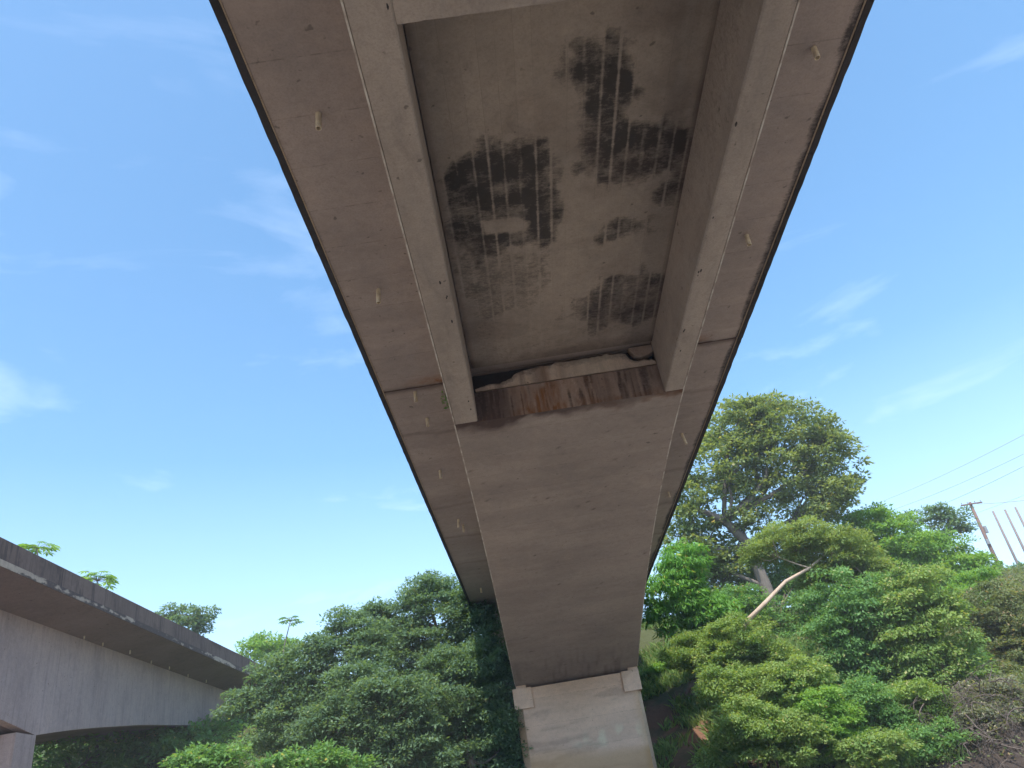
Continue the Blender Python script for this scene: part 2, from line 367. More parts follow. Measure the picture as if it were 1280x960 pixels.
def soffit_fn(a, x, y):
    n = fbm(x, y, 0.55, 31, 5)-0.5; fr = np.abs((x/0.29) % 1-0.5)       # board joints in x
    bw = np.random.default_rng(5).random(64)[(np.floor(x/0.29).astype(int)) % 64]
    lightline = sstep(0.36+0.10*fbm(x*0+np.floor(x/0.29), y, 0.5, 48), 0.49, fr)*sstep(0.12, 0.35, fbm(x, y*0.3, 0.6, 47))
    tot = np.zeros_like(x)
    for poly, s in pats:
        q = [tuple(onz(u, v, ZS)[:2]) for u, v in poly]
        d = sdist(x, y, q)+n*0.9+(bw-0.5)*0.3
        tot = np.maximum(tot, sstep(-0.26, 0.22, d)*s)
    d = sdist(x, y, [tuple(onz(u, v, ZS)[:2]) for u, v in hole])+n*0.2
    tot *= 1-0.85*sstep(-0.05, 0.12, d)
    t2 = fbm(x, y, 0.35, 61, 4); cross = 0.6*np.exp(-((y-11.55+(x-2)*0.04)/0.03)**2)*sstep(0.4, 0.6, fbm(x, y, 0.3, 66))
    a['mold'] += tot*np.clip(1-0.85*lightline*(0.35+fbm(x*5, y, 0.25, 49, 3)), 0.12, 1)*(0.74+1.0*(t2-0.38))*(1-0.4*cross)
    a['dark'] += 0.30*sstep(0.5, 0.75, fbm(x, y, 1.6, 71))+0.5*sstep(0.16, 0.0, np.minimum(x+0.45, 4.45-x))
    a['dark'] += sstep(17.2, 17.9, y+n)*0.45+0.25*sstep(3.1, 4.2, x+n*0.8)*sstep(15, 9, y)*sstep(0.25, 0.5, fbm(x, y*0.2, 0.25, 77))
    a['pale'] += sstep(0.74, 0.84, fbm(x, y, 0.5, 81))*0.25
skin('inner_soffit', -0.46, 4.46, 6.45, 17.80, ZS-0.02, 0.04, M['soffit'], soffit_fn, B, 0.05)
def plain(a, x, y):
    a['mold'] += 0.55*sstep(0.58, 0.75, fbm(x, y, 2.0, 91)); a['dark'] += 0.3*sstep(0.5, 0.7, fbm(x, y, 1.3, 92))
skin('inner_soffit', -0.46, 4.46, -22, 5.95, ZS-0.02, 0.15, M['soffit'], plain, B, 0.05)
# girders: bottom skin is part of the girder body
def gird(x0, x1):
    mb = MB(); c = 0.03
    mb.prism([(x0+c, ZB), (x1-c, ZB), (x1, ZB+c), (x1, 10.53), (x0, 10.53), (x0, ZB+c)], 'y', -24, 17.98)
    o = mb.build('girder', M['girder'], B); return o
gird(XL, XL+0.61); gird(XR-0.50, XR)
# inner faces of the girders, blotchy tone deepening towards the near end
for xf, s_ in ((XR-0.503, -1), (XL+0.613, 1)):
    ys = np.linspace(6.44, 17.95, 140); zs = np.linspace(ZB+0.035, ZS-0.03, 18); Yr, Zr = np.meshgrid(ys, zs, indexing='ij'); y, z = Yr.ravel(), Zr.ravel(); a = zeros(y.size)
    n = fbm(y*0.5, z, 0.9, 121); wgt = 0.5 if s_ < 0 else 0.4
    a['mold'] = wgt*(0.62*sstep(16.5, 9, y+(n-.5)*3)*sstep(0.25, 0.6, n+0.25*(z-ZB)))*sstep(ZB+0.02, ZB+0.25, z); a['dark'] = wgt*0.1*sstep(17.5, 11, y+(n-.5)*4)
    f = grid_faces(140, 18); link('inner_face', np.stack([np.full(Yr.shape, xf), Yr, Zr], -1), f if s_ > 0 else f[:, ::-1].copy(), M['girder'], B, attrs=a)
# honeycombed chips along girder soffits
mb = MB()
for k in range(16):
    y = rng.uniform(5, 17.5); x = XL+0.5+rng.normal(0, .05) if k % 2 else XR-0.4+rng.normal(0, .05)
    s = rng.uniform(.010, .028); q = [(x+s*cos(t)*rng.uniform(.6, 1), y+3.2*s*sin(t)*rng.uniform(.6, 1), ZB-0.004) for t in np.arange(6)*pi/3]
    mb.add(q+[(p[0], p[1], ZB+0.002) for p in q], [[5,4,3,2,1,0]]+[[i, (i+1) % 6, 6+(i+1) % 6, 6+i] for i in range(6)])
mb.build('honeycomb_patches', M['edge'], B)['kind'] = 'stuff'
# cross beam with a chipped end
mb = MB(); xs = np.linspace(XL+0.612, XR-0.502, 40); prof = []
for i, x in enumerate(xs): prof.append((x, ZB+0.02+0.03*max(0, rng.normal(0, .6))*(1 if i % 3 == 0 else .2)))
mb.prism(prof+[(xs[-1], 10.53), (xs[0], 10.53)], 'y', 5.98, 6.42); mb.build('cross_beam', M['girder'], B)
# end wall of the box: lower and broken upper panel, dark void behind
YW = 17.955
xs = np.linspace(XL+0.612, XR-0.502, 110); zs = np.linspace(ZB-0.03, 9.815, 22)
Xw, Zw = np.meshgrid(xs, zs, indexing='ij'); a = zeros(Xw.size); x, z = Xw.ravel(), Zw.ravel()
n = fbm(x, z, 0.25, 13); st = fbm(x*3, z*0.25, 0.32, 17, 5); t = (x+0.49)/4.9
a['dark'] = 0.25*sstep(0.42, 0.6, st)+0.6*sstep(0.35, 0.1, t)+0.3*sstep(0.5, 0.75, t)
a['rust'] = 1.0*np.exp(-((t-0.34)/0.12)**2)*sstep(0.3, 0.55, fbm(x*3, z*0.5, 0.5, 14))+0.5*np.exp(-((t-0.6)/0.2)**2)*n+0.5*sstep(9.25, 9.0, z)*sstep(0.45, 0.6, n)
a['mold'] = 0.8*sstep(0.15, 0.05, t)+0.55*np.exp(-((t-0.42)/0.03)**2)*sstep(9.4, 9.7, z)+0.7*np.exp(-((t-0.92)/0.03)**2)
a['mold'] += 0.8*sstep(0.55, 0.72, fbm(x*4, z*0.2, 0.3, 18, 4)); a['pale'] = 0.5*sstep(0.6, 0.75, fbm(x*6, z*0.25, 0.25, 20, 3))+0.9*np.exp(-((t-0.545-0.012*np.sin(z*14))/0.006)**2)+0.6*np.exp(-((t-0.235)/0.006)**2)*sstep(9.3, 9.6, z)
link('wall_panel', np.stack([Xw, np.full(Xw.shape, YW), Zw], -1), grid_faces(110, 22), M['wall'], B, attrs=a)
MB().box((XL+0.612, YW+0.25, ZB+0.05), (XR-0.502, YW+0.35, 9.9)).box((XL+0.612, YW+0.004, ZB+0.05), (XR-0.502, YW+0.25, 9.80)).build('wall_ledge', M['wall'], B)
# broken upper panel: jagged top edge
top = []; xs2 = np.linspace(XL+0.66, XR-0.512, 60); t = (xs2-xs2[0])/(xs2[-1]-xs2[0])
base_top = np.interp(t, [0, .06, .15, .19, .24, .30, .5, .75, .84, .86, .9, .95, 1], [9.98, 10.06, 10.10, 10.22, 10.34, 10.38, 10.44, 10.46, 10.45, 10.15, 10.08, 10.10, 10.02])
zt = base_top-0.035+rng.normal(0, 0.016, 60)-0.10*fbm(t*5, t*0+.3, 0.35, 15, 5)*(t > .1)*(t < .84)
loop = [(xs2[0], 9.875)]+[(xs2[-1], 9.875)]+[(xs2[i], zt[i]) for i in range(59, -1, -1)]
vs = []; fs = []; a = zeros(60*9*1)
Xp = np.repeat(xs2[:, None], 9, 1); q = np.linspace(0, 1, 9)[None, :]; Zp = 9.875*(1-q)+zt[:, None]*q
x, z = Xp.ravel(), Zp.ravel(); tt = (x-xs2[0])/(xs2[-1]-xs2[0]); n = fbm(x, z, 0.4, 19); st = fbm(x*3, z*0.3, 0.6, 29)
a['rust'] = 0.9*np.exp(-((tt-0.42)/0.05)**2)*sstep(0.3, 0.6, st); a['mold'] = 0.5*sstep(0.55, 0.8, np.tile(q, (60, 1)).ravel()+(n-.5)*.8); a['dark'] = 0.5*sstep(0.45, 0.7, st)*sstep(0.8, 0.2, tt)+0.5*sstep(0.7, 1, np.repeat(q, 60, 0).ravel())*n
a['pale'] = 0.35*sstep(0.35, 0.65, tt)*sstep(0.85, 0.7, tt)
link('broken_panel', np.stack([Xp, np.full(Xp.shape, YW+0.035), Zp], -1), grid_faces(60, 9), M['panel'], B, attrs=a)
MB().prism([(p[0], p[1]-0.004) for p in loop], 'y', YW+0.039, YW+0.24).build('panel_core', M['panel'], B)
xs3 = np.linspace(xs2[52], xs2[-1], 9)
MB().prism([(xs3[0]-.05, 10.47), (xs3[1], 10.22), (xs3[3], 10.15), (xs3[6], 10.19), (xs3[8], 10.26), (xs3[8], 10.47)], 'y', YW+0.02, YW+0.25).build('concrete_fragment', M['wall'], B)
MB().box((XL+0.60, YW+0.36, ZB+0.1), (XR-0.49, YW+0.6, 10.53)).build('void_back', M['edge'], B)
# box girder: haunched bottom skin + webs
def box_fn(a, x, y):
    n = fbm(x, y, 0.9, 37); t = (x-XL)/(XR-XL)
    w = 0.34+0.7*(fbm(x, x*0, 0.7, 41)-0.35)
    n2 = fbm(x, y, 0.22, 38); d = sstep(w*1.25, w*0.1, y-17.98-(n2-0.5)*0.40)
    a['dark'] += d*(0.95-0.3*sstep(0.4, 0.9, t)); a['rust'] += d*sstep(0.40, 0.9, t)*1.0*sstep(0.25, 0.5, n)
    a['dark'] += 0.8*np.exp(-((x+0.3-(n-.5))/0.75)**2-((y-18.35)/0.28)**2)*sstep(0.35, 0.6, n)
    for k in range(46):
        r = np.random.default_rng(100+k); cx, cy, rx, ry = r.uniform(XL, XR), r.uniform(18.6, 39), r.uniform(.02, .08), r.uniform(.015, .05)
        a['dark'] += 0.8*np.exp(-(((x-cx)/rx)**2+((y-cy)/ry)**2))
    a['dark'] += 0.10*sstep(0.5, 0.8, fbm(x*0.35, y*1.6, 0.9, 53)); a['pale'] += 0.12*sstep(0.6, 0.75, fbm(x*0.5, y*1.3, 1.0, 59))
    a['dark'] += 0.35*sstep(0.5, 0.7, fbm(x*3, y*0.25, 0.5, 63))*sstep(36, 39.5, y)
skin('box_bottom', XL, XR, 17.98, YP+1.6, haunch, 0.10, M['box'], box_fn, B, 0.12)
ys = np.linspace(18.0, YP+1.6, 40)
for x0, x1 in ((XL+0.003, XL+0.4), (XR-0.4, XR-0.003)):
    lp = [(y, float(haunch(y))+0.06) for y in ys]+[(YP+1.6, 10.53), (18.0, 10.53)]
    MB().prism(lp, 'x', x0, x1).build('web', M['box'], B)
ys = np.linspace(YP+1.62, YE, 30); back = lambda y: float(haunch(2*(YP+1.6)-y)) if y < 62 else ZB
MB().prism([(y, back(y)+0.01) for y in ys]+[(YE, 10.53), (YP+1.62, 10.53)], 'x', XL, XR).build('box_girder', M['box'], B)
# pale laitance lines on the outer bottom corners
for xx in (XL, XR):
    MB().box((xx-0.013, -24, ZB-0.006), (xx+0.013, 17.96, ZB+0.022)).build('laitance_line', M['line'], B)
    mb = MB(); yy = np.linspace(17.97, YP-0.02, 40)
    for y0, y1 in zip(yy[:-1], yy[1:]):
        z0, z1 = float(haunch(y0)), float(haunch(y1)); r = 0.016
        mb.add([(xx-r, y0, z0-.006), (xx+r, y0, z0-.006), (xx+r, y0, z0+.025), (xx-r, y0, z0+.025), (xx-r, y1, z1-.006), (xx+r, y1, z1-.006), (xx+r, y1, z1+.025), (xx-r, y1, z1+.025)],
               [(0,3,2,1), (4,5,6,7), (0,4,7,3)[::-1], (0,1,5,4), (1,2,6,5), (2,3,7,6)])
    mb.build('laitance_line', M['line'], B)
# mouldy deck edges with drip groove and parapet above
for s, xe in ((1, DR), (-1, DL)):
    for y0, y1 in ((Y0, 18.19), (18.20, YE)):
        ys = np.linspace(y0, y1, 240); r2 = np.random.default_rng(abs(int(xe*10))+abs(int(y1)))
        mb = MB(); w = r2.normal(0, 0.0035, len(ys)); zb = ZD-0.035+r2.normal(0, 0.003, len(ys))
        v = []; f = []
        for i, y in enumerate(ys):
            xo = xe+s*(0.02+w[i]); xi = xe-s*0.10
            v += [(xi, y, zb[i]), (xo, y, zb[i]), (xo, y, 10.735), (xi, y, 10.735)]
        k = len(ys)
        for i in range(k-1):
            for j in range(4): f.append([4*i+j, 4*i+(j+1) % 4, 4*i+4+(j+1) % 4, 4*i+4+j][::s])
        f += [[0, 1, 2, 3][::-s], [4*k-4, 4*k-3, 4*k-2, 4*k-1][::s]]
        link('edge_beam', v, f, M['edge'], B)
        MB().box((min(xe-s*0.128, xe-s*0.104), y0, ZD-0.018), (max(xe-s*0.128, xe-s*0.104), y1, 10.43)).build('drip_strip', M['rim'], B)
    MB().prism([(xe+s*0.0, 10.737), (xe-s*0.35, 10.737), (xe-s*0.22, 11.0), (xe-s*0.2, 11.5), (xe, 11.5)], 'y', Y0, YE).build('parapet', M['parapet'], B)
MB().box((DL+0.35, Y0, 10.724), (DR-0.35, YE, 10.79)).build('road_surface', M['asphalt'], B)
# drain pipes
def pipe(x, y, z0, length, r, parent, lean=(0, 0)):
    n = 10; v = []; f = []
    for zz, rr in ((z0+0.05, r), (z0-length, r), (z0-length, r*0.78), (z0-length*0.2, r*0.78)):
        k = (z0-zz)/length
        for i in range(n): t = 2*pi*i/n; v.append((x+lean[0]*k+rr*cos(t), y+lean[1]*k+rr*sin(t), zz))
    for ring in range(3): f += [[ring*n+i, ring*n+(i+1) % n, (ring+1)*n+(i+1) % n, (ring+1)*n+i][::-1] for i in range(n)]
    f.append([3*n+i for i in range(n)][::-1])
    o = link('drain_pipe', v, f, M['pipe'], parent, smooth=False)
    return o
for (u0, v0, u1, v1) in [(398,142,398,160),(473,362,473,378),(519,490,520,502),(534,523,535,533),(550,588,551,598),(573,649,573,659),(579,656,580,665),(601,735,602,741),(611,768,611,773),(619,792,619,797),
                        (1017,60,1022,72),(933,294,937,306),(852,542,858,555),(835,615,837,622)]:
    p = onz(u0, v0, ZD); q = ony(u1, v1, p[1]); r3 = np.random.default_rng(int(u0*7))
    ln = float(np.clip(ZD-q[2], 0.12, 0.42)); pipe(p[0], p[1], ZD, ln, 0.05, B, (q[0]-p[0], r3.normal(0, .015)))
# pier
PR = thing('bridge_pier', (1.85, YP+0.9, 0.0), 'pale concrete pier wall with two corner blocks carrying the big bridge overhead', 'bridge pier')
PX0, PX1, PT = -1.22, 4.86, 5.33; ch = 0.33
lp = [(PX0+ch, YP), (PX1-ch*0.6, YP), (PX1, YP+ch), (PX1, YP+1.75), (PX1-ch, YP+2.1), (PX0+ch, YP+2.1), (PX0, YP+1.75), (PX0, YP+ch)]
xs = np.linspace(lp[0][0], lp[1][0], 60); zs = np.linspace(-3.0, PT, 90)
Xw, Zw = np.meshgrid(xs, zs, indexing='ij'); a = zeros(Xw.size); x, z = Xw.ravel(), Zw.ravel(); n = fbm(x*0.4, z, 1.2, 43)
lvl = z+(n-0.5)*0.9-x*0.0
a['silt'] = sstep(2.35, 1.75, lvl)*0.75+0.5*sstep(4.3, 4.8, x+(n-.5)*.4)
a['pale'] = 0.75*sstep(3.4, 2.7, lvl)*sstep(2.1, 2.4, lvl)*sstep(0.45, 0.65, fbm(x*1.6, z*0.9, 0.7, 45))*sstep(0.5, 2.2, x)
a['dark'] = 0.25*sstep(0.55, 0.7, fbm(x*0.4, z*2.5, 0.7, 46))
link('pier_face', np.stack([Xw, np.full(Xw.shape, YP-0.004), Zw], -1), grid_faces(60, 90), M['pier'], PR, attrs=a)
mb = MB().prism(lp, 'z', -3.0, PT-0.002)
o = mb.build('pier_wall', M['pier'], PR); nv = len(mb.v); vz = np.array(mb.v)
at = o.data.attributes.new('silt', 'FLOAT', 'POINT'); at.data.foreach_set('value', np.full(nv, 0.38, np.float32))
for x0, x1 in ((PX0-0.05, PX0+0.86), (PX1-0.80, PX1+0.05)):
    MB().box((x0, YP-0.10, 4.43), (x1, YP+0.95, 5.36)).build('corbel_block', M['corbel'], PR)
for x0, x1 in ((XL+0.02, XL+0.50), (XR-0.50, XR-0.02)):
    MB().box((x0, YP+0.02, 5.362), (x1, YP+0.6, 5.72)).build('bearing_pad', M['corbel'], PR)
# abutment of the main bridge, behind the pier
AB = thing('bridge_abutment', (1.9, YE, 7.0), 'grey concrete abutment wall at the far end of the big bridge', 'abutment')
MB().box((DL, YE+0.01, 3.0), (DR, YE+1.2, 10.70)).build('abutment_wall', M['box'], AB)

# ------------------------------------------------------------------ second bridge on the left
LB = thing('concrete_bridge', (-23.5, 33.0, 6.0), 'long concrete bridge at the left edge with a dark stained parapet and arched underside', 'bridge')
LX, LW, LZ = -18.2, -20.35, 10.40; LY1 = 75.0; LY0 = -40.0; LPY0, LPY1 = 31.9, 33.2
def larch(y):
    y = np.asarray(y, float); z = np.interp(np.where(y > LPY1, y, 2*LPY1-y-0.0), [33.2, 35, 37, 42, 49, 58, 66], [5.72, 6.02, 6.31, 6.90, 7.50, 8.02, 8.2])
    return z
MB().box((LX-10.5, LY0, 10.62), (LX-0.25, LY1, 10.78)).build('road_surface', M['asphalt'], LB)
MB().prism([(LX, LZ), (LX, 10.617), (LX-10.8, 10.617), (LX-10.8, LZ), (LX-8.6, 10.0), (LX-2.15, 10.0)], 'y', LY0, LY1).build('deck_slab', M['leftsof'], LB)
MB().box((LX-0.02, LY0, LZ-0.008), (LX+0.010, LY1, LZ+0.233)).build('slab_edge', M['parapet'], LB)
ys = np.arange(18, LY1, 0.06); zs = np.linspace(LZ-0.01, LZ+0.235, 9); Yr, Zr = np.meshgrid(ys, zs, indexing='ij'); y, z = Yr.ravel(), Zr.ravel(); a = zeros(y.size)
n = 0.45*fbm(y*0.5, z*1.5, 1.0, 111, 3)+0.55*fbm(y*0.7, z*1.6, 0.22, 112, 4); q = (z-LZ)/0.24
bare = 1.0*sstep(29.5, 27.5, y)+np.exp(-((y-46.5)/2.2)**2)+0.75*np.exp(-((y-33)/2.5)**2)+0.8*np.exp(-((y-50)/1.6)**2)+0.25
k = sstep(0.30, 0.5, bare*0.36+n*1.5-0.62-0.35*np.abs(q-0.5)); a['mold'] = (1-k)*0.9; a['dark'] = (1-k)*0.6
link('bare_rim', np.stack([np.full(Yr.shape, LX+0.0135), Yr, Zr], -1), grid_faces(len(ys), 9), M['rim'], LB, attrs=a)
MB().prism([(LX+0.006, LZ+0.237), (LX+0.006, 11.38), (LX-0.22, 11.38), (LX-0.40, LZ+0.237)], 'y', LY0, LY1).build('parapet', M['parapet'], LB)
MB().prism([(LX-10.8, LZ+0.22), (LX-10.8, 11.38), (LX-10.58, 11.38), (LX-10.45, LZ+0.22)], 'y', LY0, LY1).build('parapet', M['parapet'], LB)
ys = np.concatenate([np.linspace(10, 31.9, 24), np.linspace(33.2, LY1, 40)])
for x0, x1 in ((LW-0.4, LW), (LW-6.3, LW-5.9)):
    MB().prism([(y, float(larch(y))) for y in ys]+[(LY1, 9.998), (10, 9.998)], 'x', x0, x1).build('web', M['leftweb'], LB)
mb = MB()
for y0, y1 in zip(ys[:-1], ys[1:]):
    z0, z1 = float(larch(y0))+0.02, float(larch(y1))+0.02
    mb.add([(LW-5.9, y0, z0), (LW-0.4, y0, z0), (LW-0.4, y1, z1), (LW-5.9, y1, z1), (LW-5.9, y0, z0+.3), (LW-0.4, y0, z0+.3), (LW-0.4, y1, z1+.3), (LW-5.9, y1, z1+.3)],
           [(0,3,2,1), (4,5,6,7)])
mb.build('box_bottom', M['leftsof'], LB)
for (u, v) in [(100,793),(127,801),(163,811),(185,824),(212,831),(232,841),(258,848)]:
    p = onz(u, v, 10.15); pipe(min(max(p[0], LW+0.25), LX-0.6), p[1], 10.2, 0.30, 0.032, LB)
LP = thing('bridge_pier', (-23.5, 32.5, 0.0), 'pale concrete pier of the left bridge in the bottom left corner', 'bridge pier')
MB().box((LW-6.25, LPY0, -3), (LW+0.02, LPY1+0.02, float(larch(LPY1))-0.004)).build('pier_wall', M['leftweb'], LP)

# ------------------------------------------------------------------ vegetation
def leaves(centres, radii, per, ll, lw, seed, droop=0.25, flat=0.55, long_=False):
    """leaf clumps -> verts, quads, tint, odd; every leaf a folded diamond"""
    r = np.random.default_rng(seed); K = len(centres); n = K*per
    ci = np.repeat(np.arange(K), per); c = centres[ci]; rad = radii[ci]
    d = r.normal(size=(n, 3)); d /= np.linalg.norm(d, axis=1)[:, None]
    d[:, 2] = np.where(flat > 0.9, d[:, 2], np.abs(d[:, 2])-0.25)
    rr = r.random(n)**0.45
    p = c+d*(rad*rr)[:, None]*np.array([1, 1, flat])
    ax = d*np.array([1, 1, 0.3])+r.normal(size=(n, 3))*0.55; ax[:, 2] -= droop
    ax /= np.linalg.norm(ax, axis=1)[:, None]
    up = np.array([0, 0, 1.0])+d*0.5+r.normal(size=(n, 3))*0.45
    sd_ = np.cross(ax, up); sd_ /= np.linalg.norm(sd_, axis=1)[:, None]+1e-9
    nr = np.cross(sd_, ax)
    s = (r.uniform(0.5, 1.4, n)*r.uniform(0.8, 1.2, K)[ci])[:, None]; l = ll*s; w = lw*s
    v = np.empty((n, 4, 3)); v[:, 0] = p; v[:, 1] = p+ax*l*0.45+sd_*w*0.5-nr*w*0.12; v[:, 2] = p+ax*l; v[:, 3] = p+ax*l*0.45-sd_*w*0.5-nr*w*0.12
    t = np.clip(r.random(K)[ci]*0.6+r.random(n)*0.4, 0, 1); od = np.clip(r.random(K)[ci]*0.5+r.random(n)*0.5, 0, 1)
    od = np.where(r.random(n) < 0.5, od, r.random(n))
    return v.reshape(-1, 3), np.arange(n*4).reshape(n, 4), np.repeat(t, 4), np.repeat(od, 4)
def curve(a, b, sag, k, r):
    a, b = np.asarray(a), np.asarray(b); t = np.linspace(0, 1, k)[:, None]; L_ = np.linalg.norm(b-a)
    off = r.normal(size=3)*L_*0.10
    return a*(1-t)+b*t+np.sin(t*pi)*off+np.sin(t*pi)*np.array([0, 0, sag*L_])
NL = [0]; KF = 3.6; PF = 7.5
def plant(name, label, cat, lobes, Y, mat, seed, grow=1.0, leaf=(0.22, 0.10), dens=1.0, trunk=None, tr=0.2, bark_='bark', droop=0.25, clump=0.75, group=None, inner=0.25, flat=0.78, fill=1.0, limbs=4):
    """lobes: (u, v, ru, rv[, dy]) in photo pixels at distance Y; trunk: [(u, v, dy)] base first"""
    r = np.random.default_rng(seed); cen = []; rad = []; lobec = []
    for lb in lobes:
        u, v, ru, rv = lb[0], lb[1], lb[2]*grow, lb[3]*grow; y = Y+(lb[4] if len(lb) > 4 else 0)
        c = ony(u, v, y); s = depth(c)/F; a = np.array([ru*s, (ru+rv)*0.5*s, rv*s])
        lobec.append((c, a)); area = a[0]*a[1]+a[0]*a[2]+a[1]*a[2]
        k = max(6, int(fill*KF*area/(clump*clump)))
        d = r.normal(size=(k, 3)); d /= np.linalg.norm(d, axis=1)[:, None]
        ins = r.random(k) < inner
        q = np.where(ins, r.random(k)**0.5*0.75, r.uniform(0.82, 1.06, k))
        cen.append(c+d*a*q[:, None]); rad.append(clump*r.uniform(0.65, 1.25, k))
    cen = np.vstack(cen); rad = np.concatenate(rad)
    per = max(16, min(400, int(dens*PF*clump*clump/(leaf[0]*leaf[1]))))
    v, f, t, od = leaves(cen, rad, per, leaf[0], leaf[1], seed+1, droop, flat)
    NL[0] += len(f); print(len(cen), per, len(f), label)
    allc = np.array([c for c, a in lobec]); low = allc[np.argmin(allc[:, 2])]
    if trunk: tp = [ony(u, vv, Y+dy) for u, vv, dy in trunk]
    else:
        m_ = allc.mean(0); g = float(ground_h(m_[0], m_[1])); tp = [np.array([m_[0], m_[1], g-0.2]), m_*0.5+np.array([m_[0], m_[1], g])*0.5, m_]
    gb = float(ground_h(tp[0][0], tp[0][1]))
    if tp[0][2] > gb-0.2: tp = [np.array([tp[0][0]+(tp[0][0]-tp[1][0])*0.15, tp[0][1], gb-0.3])]+tp
    root = thing(name, tuple(tp[0]), label, cat, group)
    mb = MB(); k = len(tp); mb.tube(tp, [tr*(1-0.65*i/(k-1)) for i in range(k)], 9)
    anchors = np.array(tp[1:] if k > 2 else tp)
    for c, a in lobec:
        j = np.argmin(np.linalg.norm(anchors-c, axis=1)+(anchors[:, 2] > c[2])*1.5); s = anchors[j]
        r0 = tr*0.30; pts = curve(s, c, -0.05, 5, r); mb.tube(pts, np.linspace(r0, r0*0.45, 5), 6)
        dd = np.linalg.norm((cen-c)/a, axis=1); near = np.where(dd < 1.1)[0]; r.shuffle(near)
        for q in near[:limbs]:
            mb.tube(curve(pts[3], cen[q], 0.04, 4, r), np.linspace(r0*0.42, 0.012, 4), 5, False)
    mb.build('trunk' if cat == 'tree' else 'stems', M[bark_], root, True)
    link('crown' if cat == 'tree' else 'foliage', v, f, L[mat], root, attrs={'tint': t, 'odd': od})
    return root
T = plant
# ---- right side
T('tree', 'tallest tree, broad rounded olive crown rising right beside the big bridge', 'tree',
  [(925,535,48,34),(985,540,50,34),(1040,582,36,40),(900,580,48,42),(958,592,58,44),(1015,628,44,28),(868,632,36,34),(1030,545,22,22),(950,512,34,16),(865,685,44,34,1),(900,715,40,34,2),(930,655,30,22),(880,745,40,26,2),(940,700,26,22,3),(1045,625,28,24)],
  56, 'olive', 11, leaf=(0.30, 0.145), dens=0.62, trunk=[(992,830,0),(975,790,0),(958,735,0),(935,680,0),(905,650,-.5),(880,640,-1)], tr=0.60, clump=0.80, flat=0.88, inner=0.25, limbs=9, bark_='bark_grey', fill=0.85)
T('tree', 'tree with bright drooping leaves hanging beside the bridge edge above the pale gap of sky', 'tree',
  [(840,730,36,30),(868,755,34,26),(818,762,18,16),(832,788,12,8),(855,700,26,22),(895,770,28,22)], 46, 'mango', 12, leaf=(0.34, 0.085), dens=0.8, droop=0.9, tr=0.22, clump=0.6, trunk=[(905,850,2),(890,790,1),(860,745,0)])
T('tree', 'feathery olive tree with a bare pale leaning trunk in front of the tallest tree', 'tree',
  [(990,676,46,24),(1040,690,50,28),(958,690,30,15),(1075,715,38,28,.5),(1020,715,36,20,.5),(1095,740,26,22)], 44, 'feather', 13, leaf=(0.17, 0.06), dens=0.72, clump=0.6,
  trunk=[(900,845,0),(935,775,-1.6),(958,752,-1.6),(982,727,-1.3),(1012,710,-.8),(1035,690,0)], tr=0.17, bark_='bark_pale', inner=0.4, limbs=8)
T('tree', 'bright green dense tree on the hill right of the tallest crown', 'tree',
  [(1085,662,36,26),(1122,686,52,36),(1168,702,48,32),(1208,722,40,28),(1060,695,28,28),(1150,735,50,30),(1100,720,40,30)], 58, 'bright', 14, leaf=(0.26, 0.12), dens=0.85, tr=0.3, clump=0.8)
T('tree', 'small open umbrella shaped tree on the skyline left of the poles', 'tree',
  [(1158,643,26,9),(1190,646,22,9),(1138,656,16,7),(1208,662,12,8),(1180,660,24,8),(1170,675,26,8)], 68, 'blue', 15, leaf=(0.28, 0.13), dens=0.45, tr=0.16, clump=0.7, trunk=[(1192,730,0),(1186,690,0),(1178,665,0)], bark_='bark_grey', flat=0.4, limbs=8)
T('tree', 'dark green vine hung tree in the middle of the right hillside', 'tree',
  [(1055,750,40,38),(1085,785,46,44),(1045,800,32,38),(1100,745,32,28),(1075,835,42,28),(1060,865,36,22)], 42, 'mid', 16, leaf=(0.16, 0.085), dens=0.75, tr=0.25, clump=0.65, droop=0.7)
T('tree', 'yellow tinged leafy tree between the vine hung tree and the brownish scrub', 'tree',
  [(1145,745,42,36),(1168,790,44,42),(1130,805,38,38),(1180,838,42,36),(1120,760,28,28),(1140,855,40,26)], 41, 'yellow', 17, leaf=(0.16, 0.085), dens=0.75, tr=0.25, clump=0.65, droop=0.7)
T('tree', 'brownish sparse tree at the right edge below the tilted poles', 'tree',
  [(1240,765,38,34),(1278,790,40,42),(1230,815,36,36),(1265,745,30,20),(1260,850,36,28)], 44, 'brownish', 18, leaf=(0.16, 0.075), dens=0.65, tr=0.22, clump=0.65, bark_='bark_grey', droop=0.5)
T('tree', 'green tree on the slope directly under the wooden pole', 'tree',
  [(1205,765,38,32),(1195,800,32,30),(1225,735,30,22)], 50, 'bright', 19, leaf=(0.2, 0.1), dens=0.75, tr=0.2, clump=0.7)
T('tree', 'dark bush like tree at the foot of the row of slim poles', 'tree',
  [(1250,724,34,16),(1290,732,38,24)], 66, 'blue', 20, leaf=(0.24, 0.1), dens=0.7, tr=0.2, clump=0.8)
T('tree', 'shaded dark tree behind the leaning pale trunk', 'tree',
  [(1000,795,34,34),(1020,755,30,30),(1010,840,30,28),(940,760,30,24),(905,760,26,22),(985,738,36,28,5),(945,738,32,26,5),(1005,715,30,24,5)], 54, 'mid', 21, leaf=(0.2, 0.1), dens=0.7, tr=0.24, clump=0.7)
lush = 'lush bushes on the right bank'
